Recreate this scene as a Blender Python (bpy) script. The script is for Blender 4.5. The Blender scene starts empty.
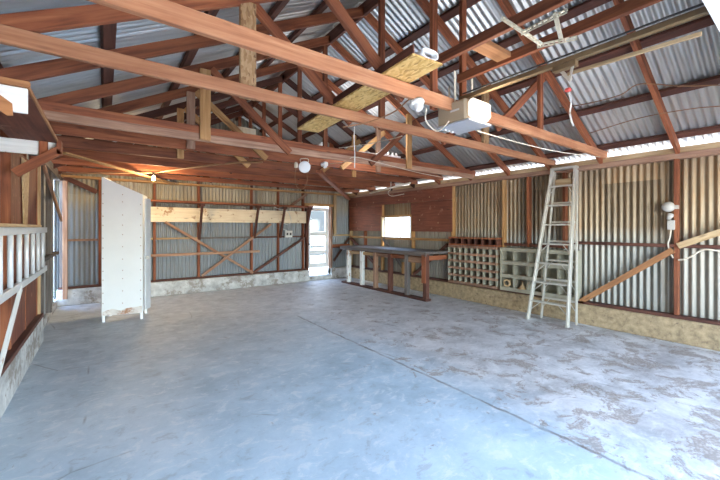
import bpy, bmesh, math, random
from mathutils import Vector, Matrix
random.seed(7)
sc = bpy.context.scene
COL = sc.collection
WM = {}
V = Vector

# ------------------------------------------------------------------ view geometry (survey of the room from the eye point)
H, FPX, YAW, HOR = 1.45, 346.0, math.radians(36.4), 228.0
Fw = V((math.sin(YAW), math.cos(YAW), 0)); Rt = V((math.cos(YAW), -math.sin(YAW), 0))
def at(px, py, X=None, Y=None, Z=None):
    r = Fw + Rt*((px-360)/FPX) + V((0, 0, (HOR-py)/FPX))
    d = X/r.x if X is not None else Y/r.y if Y is not None else (Z-H)/r.z
    p = r*d; p.z += H
    return p

RX, RZ, SL = 2.58, 4.28, 0.52            # ridge position, roof height at the ridge, slope
def roof(x): return RZ - SL*abs(x-RX)
XL, XR, YB, YF = -0.75, 5.96, 8.60, -2.10  # sheet planes
KL, KR = -0.63, 5.80                     # kerb faces

# ------------------------------------------------------------------ helpers
def place(o, parent=None, M=None):
    M = M or Matrix.Identity(4)
    COL.objects.link(o)
    WM[o] = M
    if parent is not None:
        o.parent = parent
        o.matrix_parent_inverse = Matrix.Identity(4)
        o.matrix_basis = WM[parent].inverted() @ M
    else:
        o.matrix_basis = M
    return o
def tag(o, label=None, cat=None, group=None, kind=None):
    if label: o['label'] = label
    if cat: o['category'] = cat
    if group: o['group'] = group
    if kind: o['kind'] = kind
    return o
def thing(name, label, cat, loc, group=None):
    o = bpy.data.objects.new(name, None); o.empty_display_size = .1
    place(o, None, Matrix.Translation(V(loc)))
    return tag(o, label, cat, group)
def finish(name, bm, mat, parent=None, M=None, smooth=False):
    me = bpy.data.meshes.new(name)
    bmesh.ops.recalc_face_normals(bm, faces=bm.faces)
    bm.to_mesh(me); bm.free()
    if smooth:
        for p in me.polygons: p.use_smooth = True
    if mat: me.materials.append(mat)
    return place(bpy.data.objects.new(name, me), parent, M)
def add_box(bm, lo, hi, bev=0.0):
    lo, hi = V(lo), V(hi)
    r = bmesh.ops.create_cube(bm, size=1)
    vs = r['verts']
    for v in vs: v.co = V(((lo.x+hi.x)/2+(v.co.x)*(hi.x-lo.x), (lo.y+hi.y)/2+v.co.y*(hi.y-lo.y), (lo.z+hi.z)/2+v.co.z*(hi.z-lo.z)))
    if bev:
        es = set(e for v in vs for e in v.link_edges)
        bmesh.ops.bevel(bm, geom=list(es), offset=bev, segments=1, affect='EDGES')
def frame(a, b, up):
    x = (b-a).normalized(); z = up - x*up.dot(x)
    if z.length < 1e-4: z = V((0, 1, 0)) - x*x.y
    z.normalize(); y = z.cross(x)
    M = Matrix((x, y, z)).transposed().to_4x4()
    M.translation = (a+b)/2
    return M
def board(name, a, b, w, t, mat, parent=None, up=(0, 0, 1), bev=.003):
    """a timber from a to b; w measured along up, t across"""
    a, b, up = V(a), V(b), V(up)
    bm = bmesh.new(); L = (b-a).length
    add_box(bm, (-L/2, -t/2, -w/2), (L/2, t/2, w/2), min(bev, t*.2, w*.2))
    return finish(name, bm, mat, parent, frame(a, b, up))
def box(name, lo, hi, mat, parent=None, bev=.003):
    """an axis-aligned box whose longest side is the local x axis"""
    lo, hi = V(lo), V(hi); s = hi-lo; c = (lo+hi)/2
    i = max(range(3), key=lambda k: s[k])
    if i == 0: return board(name, (lo.x, c.y, c.z), (hi.x, c.y, c.z), s.z, s.y, mat, parent, (0, 0, 1), bev)
    if i == 1: return board(name, (c.x, lo.y, c.z), (c.x, hi.y, c.z), s.z, s.x, mat, parent, (0, 0, 1), bev)
    return board(name, (c.x, c.y, lo.z), (c.x, c.y, hi.z), s.y, s.x, mat, parent, (0, 1, 0), bev)
def smooth_path(pts, n=6):
    pts = [V(p) for p in pts]
    if len(pts) < 3: return pts
    P = [pts[0]*2-pts[1]] + pts + [pts[-1]*2-pts[-2]]; out = []
    for i in range(1, len(P)-2):
        p0, p1, p2, p3 = P[i-1:i+3]
        for k in range(n):
            t = k/n
            out.append(.5*((2*p1)+(p2-p0)*t+(2*p0-5*p1+4*p2-p3)*t*t+(3*p1-p0-3*p2+p3)*t**3))
    out.append(pts[-1]); return out
def add_tube(bm, pts, r, seg=8, closed=False):
    pts = [V(p) for p in pts]; rings = []; n = len(pts)
    for i, p in enumerate(pts):
        if closed: d = pts[(i+1) % n]-pts[i-1]
        else: d = pts[min(i+1, n-1)]-pts[max(i-1, 0)]
        d.normalize(); u = d.cross(V((0, 0, 1)))
        if u.length < .05: u = d.cross(V((0, 1, 0)))
        u.normalize(); v = d.cross(u)
        rr = r[i] if isinstance(r, (list, tuple)) else r
        rings.append([bm.verts.new(p+(u*math.cos(2*math.pi*k/seg)+v*math.sin(2*math.pi*k/seg))*rr) for k in range(seg)])
    for i in range(n if closed else n-1):
        A, B = rings[i], rings[(i+1) % n]
        for k in range(seg): bm.faces.new((A[k], A[(k+1) % seg], B[(k+1) % seg], B[k]))
    if not closed: bm.faces.new(rings[0]); bm.faces.new(rings[-1][::-1])
def tube(name, pts, r, mat, parent=None, seg=8, sm=True, n=6, closed=False):
    bm = bmesh.new(); add_tube(bm, smooth_path(pts, n) if (sm and not closed) else pts, r, seg, closed)
    return finish(name, bm, mat, parent, None, True)
def lathe(name, prof, M, mat, parent=None, seg=24):
    bm = bmesh.new(); rings = []
    for r, z in prof:
        rings.append([bm.verts.new((r*math.cos(2*math.pi*k/seg), r*math.sin(2*math.pi*k/seg), z)) for k in range(seg)])
    for A, B in zip(rings, rings[1:]):
        for k in range(seg): bm.faces.new((A[k], A[(k+1) % seg], B[(k+1) % seg], B[k]))
    bm.faces.new(rings[0]); bm.faces.new(rings[-1])
    return finish(name, bm, mat, parent, M, True)
def prism(name, poly, a, b, mat, parent=None):
    """polygon poly (list of Vector) swept by the vector from a to b"""
    bm = bmesh.new(); d = V(b)-V(a); A = [bm.verts.new(V(p)) for p in poly]; B = [bm.verts.new(V(p)+d) for p in poly]
    bm.faces.new(A); bm.faces.new(B[::-1]); n = len(A)
    for i in range(n): bm.faces.new((A[i], A[(i+1) % n], B[(i+1) % n], B[i]))
    return finish(name, bm, mat, parent)
def rotz(loc, a=0): return Matrix.Translation(V(loc)) @ Matrix.Rotation(a, 4, 'Z')
def aim(loc, d): return Matrix.Translation(V(loc)) @ V(d).to_track_quat('Z', 'Y').to_matrix().to_4x4()

# ------------------------------------------------------------------ materials
def nodes(name):
    m = bpy.data.materials.new(name); m.use_nodes = True
    nt = m.node_tree; b = nt.nodes['Principled BSDF']
    def N(t, **kw):
        n = nt.nodes.new(t)
        for k, v in kw.items():
            if k in n.inputs.keys(): n.inputs[k].default_value = v
            else: setattr(n, k, v)
        return n
    return m, nt, b, N, nt.links.new
def ramp(N, stops):
    r = N('ShaderNodeValToRGB'); e = r.color_ramp.elements
    while len(e) < len(stops): e.new(.5)
    for k, (p, c) in zip(e, stops): k.position = p; k.color = (*c, 1)
    return r
def math_n(N, Lk, op, a, b=None, clamp=False):
    n = N('ShaderNodeMath', operation=op, use_clamp=clamp)
    for i, x in enumerate((a, b)):
        if x is None: continue
        if isinstance(x, (int, float)): n.inputs[i].default_value = x
        else: Lk(x, n.inputs[i])
    return n.outputs[0]
def mix(N, Lk, fac, a, b, mode='MIX'):
    n = N('ShaderNodeMix', data_type='RGBA', blend_type=mode)
    for i, x in ((0, fac), (6, a), (7, b)):
        if isinstance(x, (int, float)): n.inputs[i].default_value = x
        elif isinstance(x, tuple): n.inputs[i].default_value = (*x, 1)
        else: Lk(x, n.inputs[i])
    return n.outputs[2]
def wood(name, dark, mid, light, wear=None, wear_amt=.0, rough=.75, vary=.25):
    m, nt, b, N, Lk = nodes(name)
    tc = N('ShaderNodeTexCoord'); oi = N('ShaderNodeObjectInfo')
    off = N('ShaderNodeVectorMath', operation='SCALE'); off.inputs[0].default_value = (37, 91, 53); Lk(oi.outputs['Random'], off.inputs['Scale'])
    add = N('ShaderNodeVectorMath', operation='ADD'); Lk(tc.outputs['Object'], add.inputs[0]); Lk(off.outputs[0], add.inputs[1])
    mp = N('ShaderNodeMapping'); mp.inputs['Scale'].default_value = (1.6, 26, 26); Lk(add.outputs[0], mp.inputs[0])
    n1 = N('ShaderNodeTexNoise', Scale=1.0, Detail=6.0, Roughness=.6, Distortion=.6); Lk(mp.outputs[0], n1.inputs['Vector'])
    r = ramp(N, [(.28, dark), (.5, mid), (.74, light)]); Lk(n1.outputs[0], r.inputs[0])
    n2 = N('ShaderNodeTexNoise', Scale=3.0, Detail=4.0); Lk(add.outputs[0], n2.inputs['Vector'])
    c = mix(N, Lk, .45, r.outputs[0], n2.outputs[0], 'SOFT_LIGHT')
    hs = N('ShaderNodeHueSaturation'); Lk(c, hs.inputs['Color'])
    v = math_n(N, Lk, 'MULTIPLY_ADD', oi.outputs['Random'], vary*2); nt.nodes[-1].inputs[2].default_value = 1-vary
    Lk(v, hs.inputs['Value'])
    # knots
    kp = N('ShaderNodeMapping'); kp.inputs['Scale'].default_value = (2.2, 9, 9); Lk(add.outputs[0], kp.inputs[0])
    vo = N('ShaderNodeTexVoronoi', Scale=1.0); Lk(kp.outputs[0], vo.inputs['Vector'])
    kr = ramp(N, [(.06, (1, 1, 1)), (.13, (0, 0, 0))]); Lk(vo.outputs['Distance'], kr.inputs[0])
    c = mix(N, Lk, math_n(N, Lk, 'MULTIPLY', kr.outputs[0], .6), hs.outputs[0], tuple(x*.45 for x in dark))
    if wear:
        n3 = N('ShaderNodeTexNoise', Scale=5.0, Detail=8.0, Roughness=.7); Lk(add.outputs[0], n3.inputs['Vector'])
        wr = ramp(N, [(.62-wear_amt*.3, (0, 0, 0)), (.68-wear_amt*.3, (1, 1, 1))]); Lk(n3.outputs[0], wr.inputs[0])
        c = mix(N, Lk, wr.outputs[0], c, wear)
    Lk(c, b.inputs['Base Color']); b.inputs['Roughness'].default_value = rough
    bp = N('ShaderNodeBump', Strength=.25, Distance=.004); Lk(n1.outputs[0], bp.inputs['Height']); Lk(bp.outputs[0], b.inputs['Normal'])
    return m
def plain(name, col, rough=.6, metal=0, var=.12, scale=8, dirt=None, dirt_amt=.3, bump=.0):
    m, nt, b, N, Lk = nodes(name)
    tc = N('ShaderNodeTexCoord'); n = N('ShaderNodeTexNoise', Scale=scale, Detail=6.0, Roughness=.65); Lk(tc.outputs['Object'], n.inputs['Vector'])
    r = ramp(N, [(.3, tuple(x*(1-var) for x in col)), (.7, tuple(min(1, x*(1+var)) for x in col))]); Lk(n.outputs[0], r.inputs[0]); c = r.outputs[0]
    if dirt:
        n2 = N('ShaderNodeTexNoise', Scale=scale*.7, Detail=9.0, Roughness=.75); Lk(tc.outputs['Object'], n2.inputs['Vector'])
        r2 = ramp(N, [(.66-dirt_amt*.3, (0, 0, 0)), (.74-dirt_amt*.3, (1, 1, 1))]); Lk(n2.outputs[0], r2.inputs[0])
        c = mix(N, Lk, r2.outputs[0], c, dirt)
    Lk(c, b.inputs['Base Color']); b.inputs['Roughness'].default_value = rough; b.inputs['Metallic'].default_value = metal
    if bump:
        bp = N('ShaderNodeBump', Strength=bump, Distance=.01); Lk(n.outputs[0], bp.inputs['Height']); Lk(bp.outputs[0], b.inputs['Normal'])
    return m
def glow(name, col, s):
    m, nt, b, N, Lk = nodes(name)
    b.inputs['Base Color'].default_value = (*col, 1); b.inputs['Emission Color'].default_value = (*col, 1); b.inputs['Emission Strength'].default_value = s
    return m
def sheet_mat(name, c0, c1, rust, rust_amt, metal=.35, rough=.5, low=None):
    """galvanised corrugated iron; local x runs across the ribs, local y along them"""
    m, nt, b, N, Lk = nodes(name)
    tc = N('ShaderNodeTexCoord'); sx = N('ShaderNodeSeparateXYZ'); Lk(tc.outputs['Object'], sx.inputs[0])
    fl = math_n(N, Lk, 'FLOOR', math_n(N, Lk, 'DIVIDE', sx.outputs[0], .66))
    fy = math_n(N, Lk, 'FLOOR', math_n(N, Lk, 'DIVIDE', sx.outputs[1], 2.1))
    cb = N('ShaderNodeCombineXYZ'); Lk(fl, cb.inputs[0]); Lk(fy, cb.inputs[1])
    wn = N('ShaderNodeTexWhiteNoise', noise_dimensions='3D'); Lk(cb.outputs[0], wn.inputs['Vector'])
    mp = N('ShaderNodeMapping'); mp.inputs['Scale'].default_value = (22, 1.1, 9); Lk(tc.outputs['Object'], mp.inputs[0])
    n = N('ShaderNodeTexNoise', Scale=1.0, Detail=7.0, Roughness=.65); Lk(mp.outputs[0], n.inputs['Vector'])
    f = math_n(N, Lk, 'ADD', math_n(N, Lk, 'MULTIPLY', n.outputs[0], .9), math_n(N, Lk, 'MULTIPLY', wn.outputs['Value'], .5))
    r = ramp(N, [(.35, c0), (.95, c1)]); Lk(f, r.inputs[0]); c = r.outputs[0]
    n2 = N('ShaderNodeTexNoise', Scale=.8, Detail=8.0, Roughness=.7); Lk(mp.outputs[0], n2.inputs['Vector'])
    g = math_n(N, Lk, 'ADD', n2.outputs[0], math_n(N, Lk, 'MULTIPLY', wn.outputs['Value'], .16))
    r2 = ramp(N, [(.72-rust_amt*.3, (0, 0, 0)), (.86-rust_amt*.3, (.85,)*3)]); Lk(g, r2.inputs[0])
    c = mix(N, Lk, r2.outputs[0], c, rust)
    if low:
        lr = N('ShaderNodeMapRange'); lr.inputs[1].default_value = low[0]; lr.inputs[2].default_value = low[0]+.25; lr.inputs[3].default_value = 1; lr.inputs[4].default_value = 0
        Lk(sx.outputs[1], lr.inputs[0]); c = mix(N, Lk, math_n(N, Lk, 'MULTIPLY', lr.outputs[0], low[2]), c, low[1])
    Lk(c, b.inputs['Base Color']); b.inputs['Metallic'].default_value = metal; b.inputs['Roughness'].default_value = rough
    return m
def osb(name, base=(.62, .40, .14), light=(.82, .60, .27), dark=(.38, .21, .07)):
    m, nt, b, N, Lk = nodes(name)
    tc = N('ShaderNodeTexCoord'); mp = N('ShaderNodeMapping'); mp.inputs['Scale'].default_value = (26, 60, 60); Lk(tc.outputs['Object'], mp.inputs[0])
    nz = N('ShaderNodeTexNoise', Scale=1.0, Detail=2.0); Lk(mp.outputs[0], nz.inputs['Vector'])
    ad = mix(N, Lk, .25, mp.outputs[0], nz.outputs[1], 'ADD')
    v = N('ShaderNodeTexVoronoi', Scale=1.0); Lk(ad, v.inputs['Vector'])
    bw = N('ShaderNodeSeparateColor'); Lk(v.outputs['Color'], bw.inputs[0])
    r = ramp(N, [(0, dark), (.25, base), (1, light)]); Lk(bw.outputs[0], r.inputs[0])
    Lk(r.outputs[0], b.inputs['Base Color']); b.inputs['Roughness'].default_value = .7
    return m
def floor_mat():
    m, nt, b, N, Lk = nodes('floor_concrete')
    tc = N('ShaderNodeTexCoord'); sx = N('ShaderNodeSeparateXYZ'); Lk(tc.outputs['Object'], sx.inputs[0]); P = tc.outputs['Object']
    def noise(s, d=6.0, ro=.6, di=0.0, vec=None):
        n = N('ShaderNodeTexNoise', Scale=s, Detail=d, Roughness=ro, Distortion=di); Lk(vec or P, n.inputs['Vector']); return n.outputs[0]
    big = noise(.55, 5.0); mid = noise(2.2, 8.0, .7, .4); fine = noise(24, 6.0, .7)
    r = ramp(N, [(.32, (.31, .41, .48)), (.5, (.45, .57, .655)), (.68, (.59, .70, .775))]); Lk(math_n(N, Lk, 'ADD', math_n(N, Lk, 'MULTIPLY', big, .55), math_n(N, Lk, 'MULTIPLY', mid, .45)), r.inputs[0])  # blue includes the sky's reflection painted into the base colour
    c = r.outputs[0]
    # the slab right of the joint is worn paler and greyer
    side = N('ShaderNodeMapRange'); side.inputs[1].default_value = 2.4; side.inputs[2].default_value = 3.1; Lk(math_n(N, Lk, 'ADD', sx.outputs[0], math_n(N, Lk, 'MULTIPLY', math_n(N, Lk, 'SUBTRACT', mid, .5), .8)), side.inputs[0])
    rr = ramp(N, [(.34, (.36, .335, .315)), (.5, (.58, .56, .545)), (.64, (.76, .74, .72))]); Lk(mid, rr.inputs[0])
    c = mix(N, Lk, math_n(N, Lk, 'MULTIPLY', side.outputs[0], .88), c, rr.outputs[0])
    c = mix(N, Lk, .35, c, mix(N, Lk, fine, (.3, .3, .3), (.72, .72, .72)), 'OVERLAY')
    # grey wear masked to the back half, painting the sky reflection's fade; flakes, specks
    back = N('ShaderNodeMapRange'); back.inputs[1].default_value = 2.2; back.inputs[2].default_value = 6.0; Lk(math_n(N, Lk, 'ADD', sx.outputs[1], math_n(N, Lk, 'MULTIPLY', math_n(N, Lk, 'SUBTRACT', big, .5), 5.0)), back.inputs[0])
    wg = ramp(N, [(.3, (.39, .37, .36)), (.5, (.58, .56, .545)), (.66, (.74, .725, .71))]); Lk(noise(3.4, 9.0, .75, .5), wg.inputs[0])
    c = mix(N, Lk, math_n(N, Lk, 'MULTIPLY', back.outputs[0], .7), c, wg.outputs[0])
    ms = N('ShaderNodeMapping'); ms.inputs['Scale'].default_value = (5.5, 8.5, 1); ms.inputs['Rotation'].default_value = (0, 0, .5); Lk(P, ms.inputs[0])
    fk = noise(1.0, 9.0, .74, .6, ms.outputs[0])
    f1 = ramp(N, [(.53, (0, 0, 0)), (.61, (1, 1, 1))]); Lk(fk, f1.inputs[0]); c = mix(N, Lk, math_n(N, Lk, 'MULTIPLY', f1.outputs[0], .5), c, (.74, .75, .76))
    f2 = ramp(N, [(.37, (1, 1, 1)), (.44, (0, 0, 0))]); Lk(fk, f2.inputs[0]); c = mix(N, Lk, math_n(N, Lk, 'MULTIPLY', f2.outputs[0], .35), c, (.25, .25, .26))
    # spalled patches
    sp = noise(3.3, 10.0, .78, .5)
    near = math_n(N, Lk, 'POWER', 2.718, math_n(N, Lk, 'MULTIPLY', math_n(N, Lk, 'ABSOLUTE', math_n(N, Lk, 'SUBTRACT', sx.outputs[0], 2.62)), -7.0))
    zone = math_n(N, Lk, 'ADD', math_n(N, Lk, 'MULTIPLY', math_n(N, Lk, 'SUBTRACT', side.outputs[0], math_n(N, Lk, 'MULTIPLY', back.outputs[0], .7)), .11), math_n(N, Lk, 'MULTIPLY', near, .07))
    spm = ramp(N, [(.63, (0, 0, 0)), (.66, (1, 1, 1))]); Lk(math_n(N, Lk, 'ADD', sp, zone), spm.inputs[0])
    agg = N('ShaderNodeTexVoronoi', Scale=55.0); Lk(P, agg.inputs['Vector'])
    ar = ramp(N, [(0, (.56, .48, .41)), (.6, (.24, .185, .145))]); Lk(agg.outputs['Distance'], ar.inputs[0])
    c = mix(N, Lk, math_n(N, Lk, 'MULTIPLY', spm.outputs[0], .7), c, ar.outputs[0])
    # joint down the middle and hairline cracks
    wob = math_n(N, Lk, 'MULTIPLY', math_n(N, Lk, 'SUBTRACT', noise(6, 5.0), .5), .06)
    j = math_n(N, Lk, 'ABSOLUTE', math_n(N, Lk, 'ADD', math_n(N, Lk, 'SUBTRACT', sx.outputs[0], 2.545), wob))
    jm = N('ShaderNodeMapRange'); jm.inputs[1].default_value = .006; jm.inputs[2].default_value = .022; jm.inputs[3].default_value = 1; jm.inputs[4].default_value = 0; Lk(j, jm.inputs[0])
    stop = math_n(N, Lk, 'LESS_THAN', sx.outputs[1], 5.2)
    jf = math_n(N, Lk, 'MULTIPLY', math_n(N, Lk, 'MULTIPLY', jm.outputs[0], stop), math_n(N, Lk, 'SUBTRACT', math_n(N, Lk, 'MULTIPLY', noise(3.5, 6.0, .7), 2.4), .55, True))
    c = mix(N, Lk, math_n(N, Lk, 'MULTIPLY', jf, .85), c, (.14, .105, .08))
    cv = N('ShaderNodeTexVoronoi', Scale=.62, feature='DISTANCE_TO_EDGE')
    dv = mix(N, Lk, .5, P, N('ShaderNodeTexNoise', Scale=2.2, Detail=6.0).outputs[1], 'ADD'); Lk(dv, cv.inputs['Vector'])
    cm = N('ShaderNodeMapRange'); cm.inputs[1].default_value = .001; cm.inputs[2].default_value = .006; cm.inputs[3].default_value = 1; cm.inputs[4].default_value = 0; Lk(cv.outputs['Distance'], cm.inputs[0])
    gate = ramp(N, [(.52, (0, 0, 0)), (.6, (1, 1, 1))]); Lk(noise(1.4, 3.0), gate.inputs[0])
    c = mix(N, Lk, math_n(N, Lk, 'MULTIPLY', math_n(N, Lk, 'MULTIPLY', cm.outputs[0], gate.outputs[0]), .55), c, (.16, .14, .13))
    Lk(c, b.inputs['Base Color']); b.inputs['Roughness'].default_value = .55
    h = math_n(N, Lk, 'SUBTRACT', math_n(N, Lk, 'ADD', math_n(N, Lk, 'MULTIPLY', mid, .6), math_n(N, Lk, 'MULTIPLY', fine, .2)), math_n(N, Lk, 'ADD', math_n(N, Lk, 'MULTIPLY', spm.outputs[0], .4), jf))
    bp = N('ShaderNodeBump', Strength=.5, Distance=.012); Lk(h, bp.inputs['Height']); Lk(bp.outputs[0], b.inputs['Normal'])
    return m

M_red = wood('redwood', (.115, .030, .011), (.245, .071, .027), (.37, .13, .05))
M_redd = wood('redwood_dark', (.05, .016, .010), (.095, .031, .018), (.15, .052, .03))
M_ochre = wood('redwood_ochre', (.24, .095, .035), (.36, .155, .06), (.46, .22, .09))
M_salm = wood('fir_salmon', (.28, .10, .042), (.42, .175, .08), (.54, .27, .135), vary=.1)
M_gold = wood('fir_golden', (.30, .14, .045), (.44, .23, .085), (.56, .34, .15), vary=.15)
M_weath = wood('timber_weathered', (.16, .08, .05), (.29, .16, .10), (.43, .27, .18))
M_tan = wood('timber_tan', (.30, .185, .085), (.45, .30, .155), (.58, .42, .24), vary=.15)
M_cream = wood('board_cream_paint', (.66, .52, .34), (.78, .65, .45), (.84, .73, .54), wear=(.42, .24, .12), wear_amt=.12, vary=.05)
M_ply = wood('plywood_brown', (.11, .028, .014), (.19, .052, .025), (.27, .085, .04), wear=(.30, .14, .08), wear_amt=.1, vary=.15)
M_grey = wood('timber_grey', (.06, .05, .045), (.115, .097, .088), (.20, .17, .155))
M_shut = plain('dark_shutter', (.03, .033, .032), .8)
M_greyp = plain('grey_paint', (.35, .315, .23), .7, var=.2, scale=6, dirt=(.25, .2, .15), dirt_amt=.25)
M_wpaint = wood('white_paint_timber', (.66, .66, .63), (.78, .78, .75), (.85, .85, .83), wear=(.38, .22, .14), wear_amt=.15, vary=.05)
M_osb = osb('strand_board', (.62, .36, .10), (.78, .52, .20), (.42, .22, .06)); M_osb2 = osb('strand_board_old', (.36, .20, .085), (.52, .33, .17), (.19, .09, .04))
M_roof = sheet_mat('roof_iron', (.40, .395, .38), (.72, .71, .68), (.20, .13, .09), -.1, .8, .36)
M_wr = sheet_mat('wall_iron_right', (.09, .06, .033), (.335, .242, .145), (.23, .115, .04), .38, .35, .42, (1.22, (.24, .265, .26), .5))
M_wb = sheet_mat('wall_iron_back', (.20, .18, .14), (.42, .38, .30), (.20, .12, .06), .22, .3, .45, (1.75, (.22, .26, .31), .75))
M_wl = sheet_mat('wall_iron_left', (.18, .19, .20), (.40, .42, .44), (.22, .14, .09), .15, .4, .45)
M_kerb = plain('kerb_beige', (.35, .25, .14), .9, var=.4, scale=14, dirt=(.17, .12, .075), dirt_amt=.3, bump=.9)
M_kerbw = plain('kerb_whitewash', (.48, .48, .47), .9, var=.4, scale=5, dirt=(.27, .24, .21), dirt_amt=.5, bump=.8)
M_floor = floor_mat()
M_alu = plain('aluminium', (.52, .48, .405), .4, .25, .08, 14, (.5, .42, .34), .05)
M_aluw = plain('aluminium_white', (.62, .64, .66), .4, .2, .06)
M_white = plain('white_enamel', (.80, .80, .79), .45, 0, .03, 5)
M_cab = plain('white_sheet_paint', (.82, .82, .81), .4, 0, .03, 3)
M_rust = plain('rust', (.32, .15, .07), .9, 0, .35, 20)
M_dark = plain('dark_metal', (.06, .055, .05), .5, .3)
M_beige = plain('opener_beige', (.46, .36, .24), .5, 0, .05)
M_opg = plain('opener_grey', (.42, .41, .42), .5, 0, .05)
M_galv = plain('perforated_galvanised', (.70, .63, .48), .5, .3, .12, 30, (.3, .22, .15), .2)
M_brass = plain('rail_bronze', (.22, .14, .07), .45, .4, .15)
M_cord = plain('cord_pale', (.66, .57, .45), .8); M_cordb = plain('cord_brown', (.30, .15, .07), .7)
M_porc = plain('porcelain', (.66, .64, .60), .3, 0, .03)
M_redp = plain('red_plastic', (.55, .06, .04), .4)
M_lens = glow('lamp_lens', (1.0, .93, .80), .75)
M_bulb = glow('bulb_lit', (1.0, .78, .42), 30.0)
M_tubeL = glow('fluorescent_tube', (.92, .96, 1.0), 3.0)
M_leaf = plain('leaf_green', (.07, .15, .025), .5, 0, .5, 3)
M_soil = plain('outside_ground', (.52, .50, .46), .9, 0, .15, 3)
M_drive = plain('driveway', (.60, .55, .48), .9, 0, .1, 3)
M_ext = plain('exterior_white', (.86, .86, .84), .8, 0, .03)
M_box = plain('grey_electric', (.48, .44, .39), .6, 0, .15, 12, (.2, .17, .14), .2)
def glass_mat():
    m, nt, b, N, Lk = nodes('window_glass')
    tr = N('ShaderNodeBsdfTransparent'); tr.inputs[0].default_value = (.9, .93, .93, 1)
    gl = N('ShaderNodeBsdfGlossy', Roughness=.08); mx = N('ShaderNodeMixShader'); mx.inputs[0].default_value = .07
    Lk(tr.outputs[0], mx.inputs[1]); Lk(gl.outputs[0], mx.inputs[2]); Lk(mx.outputs[0], nt.nodes['Material Output'].inputs['Surface'])
    return m
M_glass = glass_mat()

# ------------------------------------------------------------------ corrugated sheets
def corrugated(name, o, du, dv, segs, mat, parent=None, pitch=.076, amp=.012, rows=1):
    """segs: (u0,u1,v0,v1) with v0, v1 numbers or functions of u"""
    du, dv = V(du), V(dv); dn = du.cross(dv)
    M = Matrix((du, dv, dn)).transposed().to_4x4(); M.translation = V(o)
    bm = bmesh.new(); st = pitch/8
    for u0, u1, v0, v1 in segs:
        n = max(2, round((u1-u0)/st)); prev = None
        for i in range(n+1):
            u = u0+(u1-u0)*i/n; z = amp*math.cos(2*math.pi*u/pitch)
            a = v0(u) if callable(v0) else v0; bb = v1(u) if callable(v1) else v1
            colv = [bm.verts.new((u, a+(bb-a)*k/rows, z)) for k in range(rows+1)]
            if prev:
                for k in range(rows): bm.faces.new((prev[k], colv[k], colv[k+1], prev[k+1]))
            prev = colv
    return finish(name, bm, mat, parent, M, True)

# ================================================================== SETTING
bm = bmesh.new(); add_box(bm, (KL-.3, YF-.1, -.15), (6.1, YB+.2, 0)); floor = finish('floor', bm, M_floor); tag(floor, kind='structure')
bm = bmesh.new(); add_box(bm, (-40, -50, -.30), (45, 60, -.16)); g = finish('ground', bm, M_soil); tag(g, kind='structure')
bm = bmesh.new(); add_box(bm, (-3, -14, -.16), (9, YF-.1, -.03)); g = finish('driveway', bm, M_drive); tag(g, kind='structure')

# ---- ceiling: two slopes of roof sheet, purlins and the ridge board
cl = math.cos(math.atan(SL)); sl = math.sin(math.atan(SL))
Y0r, Y1r = YF-.35, YB+.30
EL, ER = RX-(6.02-RX), 6.02
Lr = (ER-RX)/cl
ceil = corrugated('ceiling', (RX, 0, RZ), (0, 1, 0), (cl, 0, -sl), [(Y0r, Y1r, 0, Lr)], M_roof, amp=.014)
tag(ceil, 'corrugated iron roof slopes', kind='structure')
corrugated('roof_sheet', (RX, 0, RZ), (0, 1, 0), (-cl, 0, -sl), [(Y0r, Y1r, 0, (RX-EL)/cl)], M_roof, ceil, amp=.014)
for x in (3.2, 3.78, 4.36, 5.03, 5.72):
    board('purlin', (x, Y0r, roof(x)-.045), (x, Y1r, roof(x)-.045), .045, .09, M_redd, ceil, (sl, 0, cl))
for x in (-.62, 0.02, .72, 1.36, 1.95):
    board('purlin', (x, Y0r, roof(x)-.045), (x, Y1r, roof(x)-.045), .045, .09, M_redd, ceil, (-sl, 0, cl))
board('ridge_board', (RX, Y0r, RZ-.13), (RX, Y1r, RZ-.13), .16, .04, M_redd, ceil)

prism('ridge_cap', [V((RX-.16, Y0r, roof(RX-.16)+.02)), V((RX, Y0r, RZ+.03)), V((RX+.16, Y0r, roof(RX+.16)+.02)), V((RX, Y0r, RZ+.045))], (0, Y0r, 0), (0, Y1r, 0), M_roof, ceil)

# ---- right wall
SX = 5.86                                   # inner face of the studs
PT = 2.475                                   # plate top
wy0, wy1, wz0, wz1 = 5.92, 6.95, 1.22, 1.72
def plate_gap(u): return PT-.01
wr = corrugated('wall_right', (XR, 0, 0), (0, 1, 0), (0, 0, 1), [(YF, wy0, .30, PT-.02), (wy0, wy1, .30, wz0), (wy0, wy1, wz1, PT-.02), (wy1, YB, .30, PT-.02)], M_wr)
tag(wr, kind='structure')
bm = bmesh.new()
n = 90
for k in range(n):                          # rough cast kerb
    y = YF+(YB-YF)*k/n; y2 = YF+(YB-YF)*(k+1)/n
add_box(bm, (KR, YF, 0), (6.06, YB+.1, .30), .012)
finish('concrete_kerb', bm, M_kerb, wr)
box('sill_plate', (5.83, YF, .30), (5.95, YB, .34), M_redd, wr)
box('top_plate', (5.83, YF, 2.33), (5.95, YB, 2.40), M_weath, wr)
box('top_plate', (5.845, YF, 2.40), (5.95, YB, PT), M_tan, wr)
for y, m in ((-1.2, M_red), (-.4, M_red), (.38, M_red), (1.16, M_red), (2.5, M_red), (3.08, M_red), (3.54, M_gold), (4.70, M_gold), (5.87, M_gold), (7.0, M_gold), (7.75, M_red), (8.45, M_tan)):
    box('stud', (SX, y-.022, 1.12 if 2.4 < y < 3.2 else .34), (5.95, y+.022, 2.33), m, wr)
for a, b in ((-1.2, -.4), (-.4, .38), (.38, 1.16), (1.16, 2.5)):
    box('girt', (SX+.0, a+.022, 1.20), (SX+.045, b-.022, 1.245), M_redd, wr)
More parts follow.
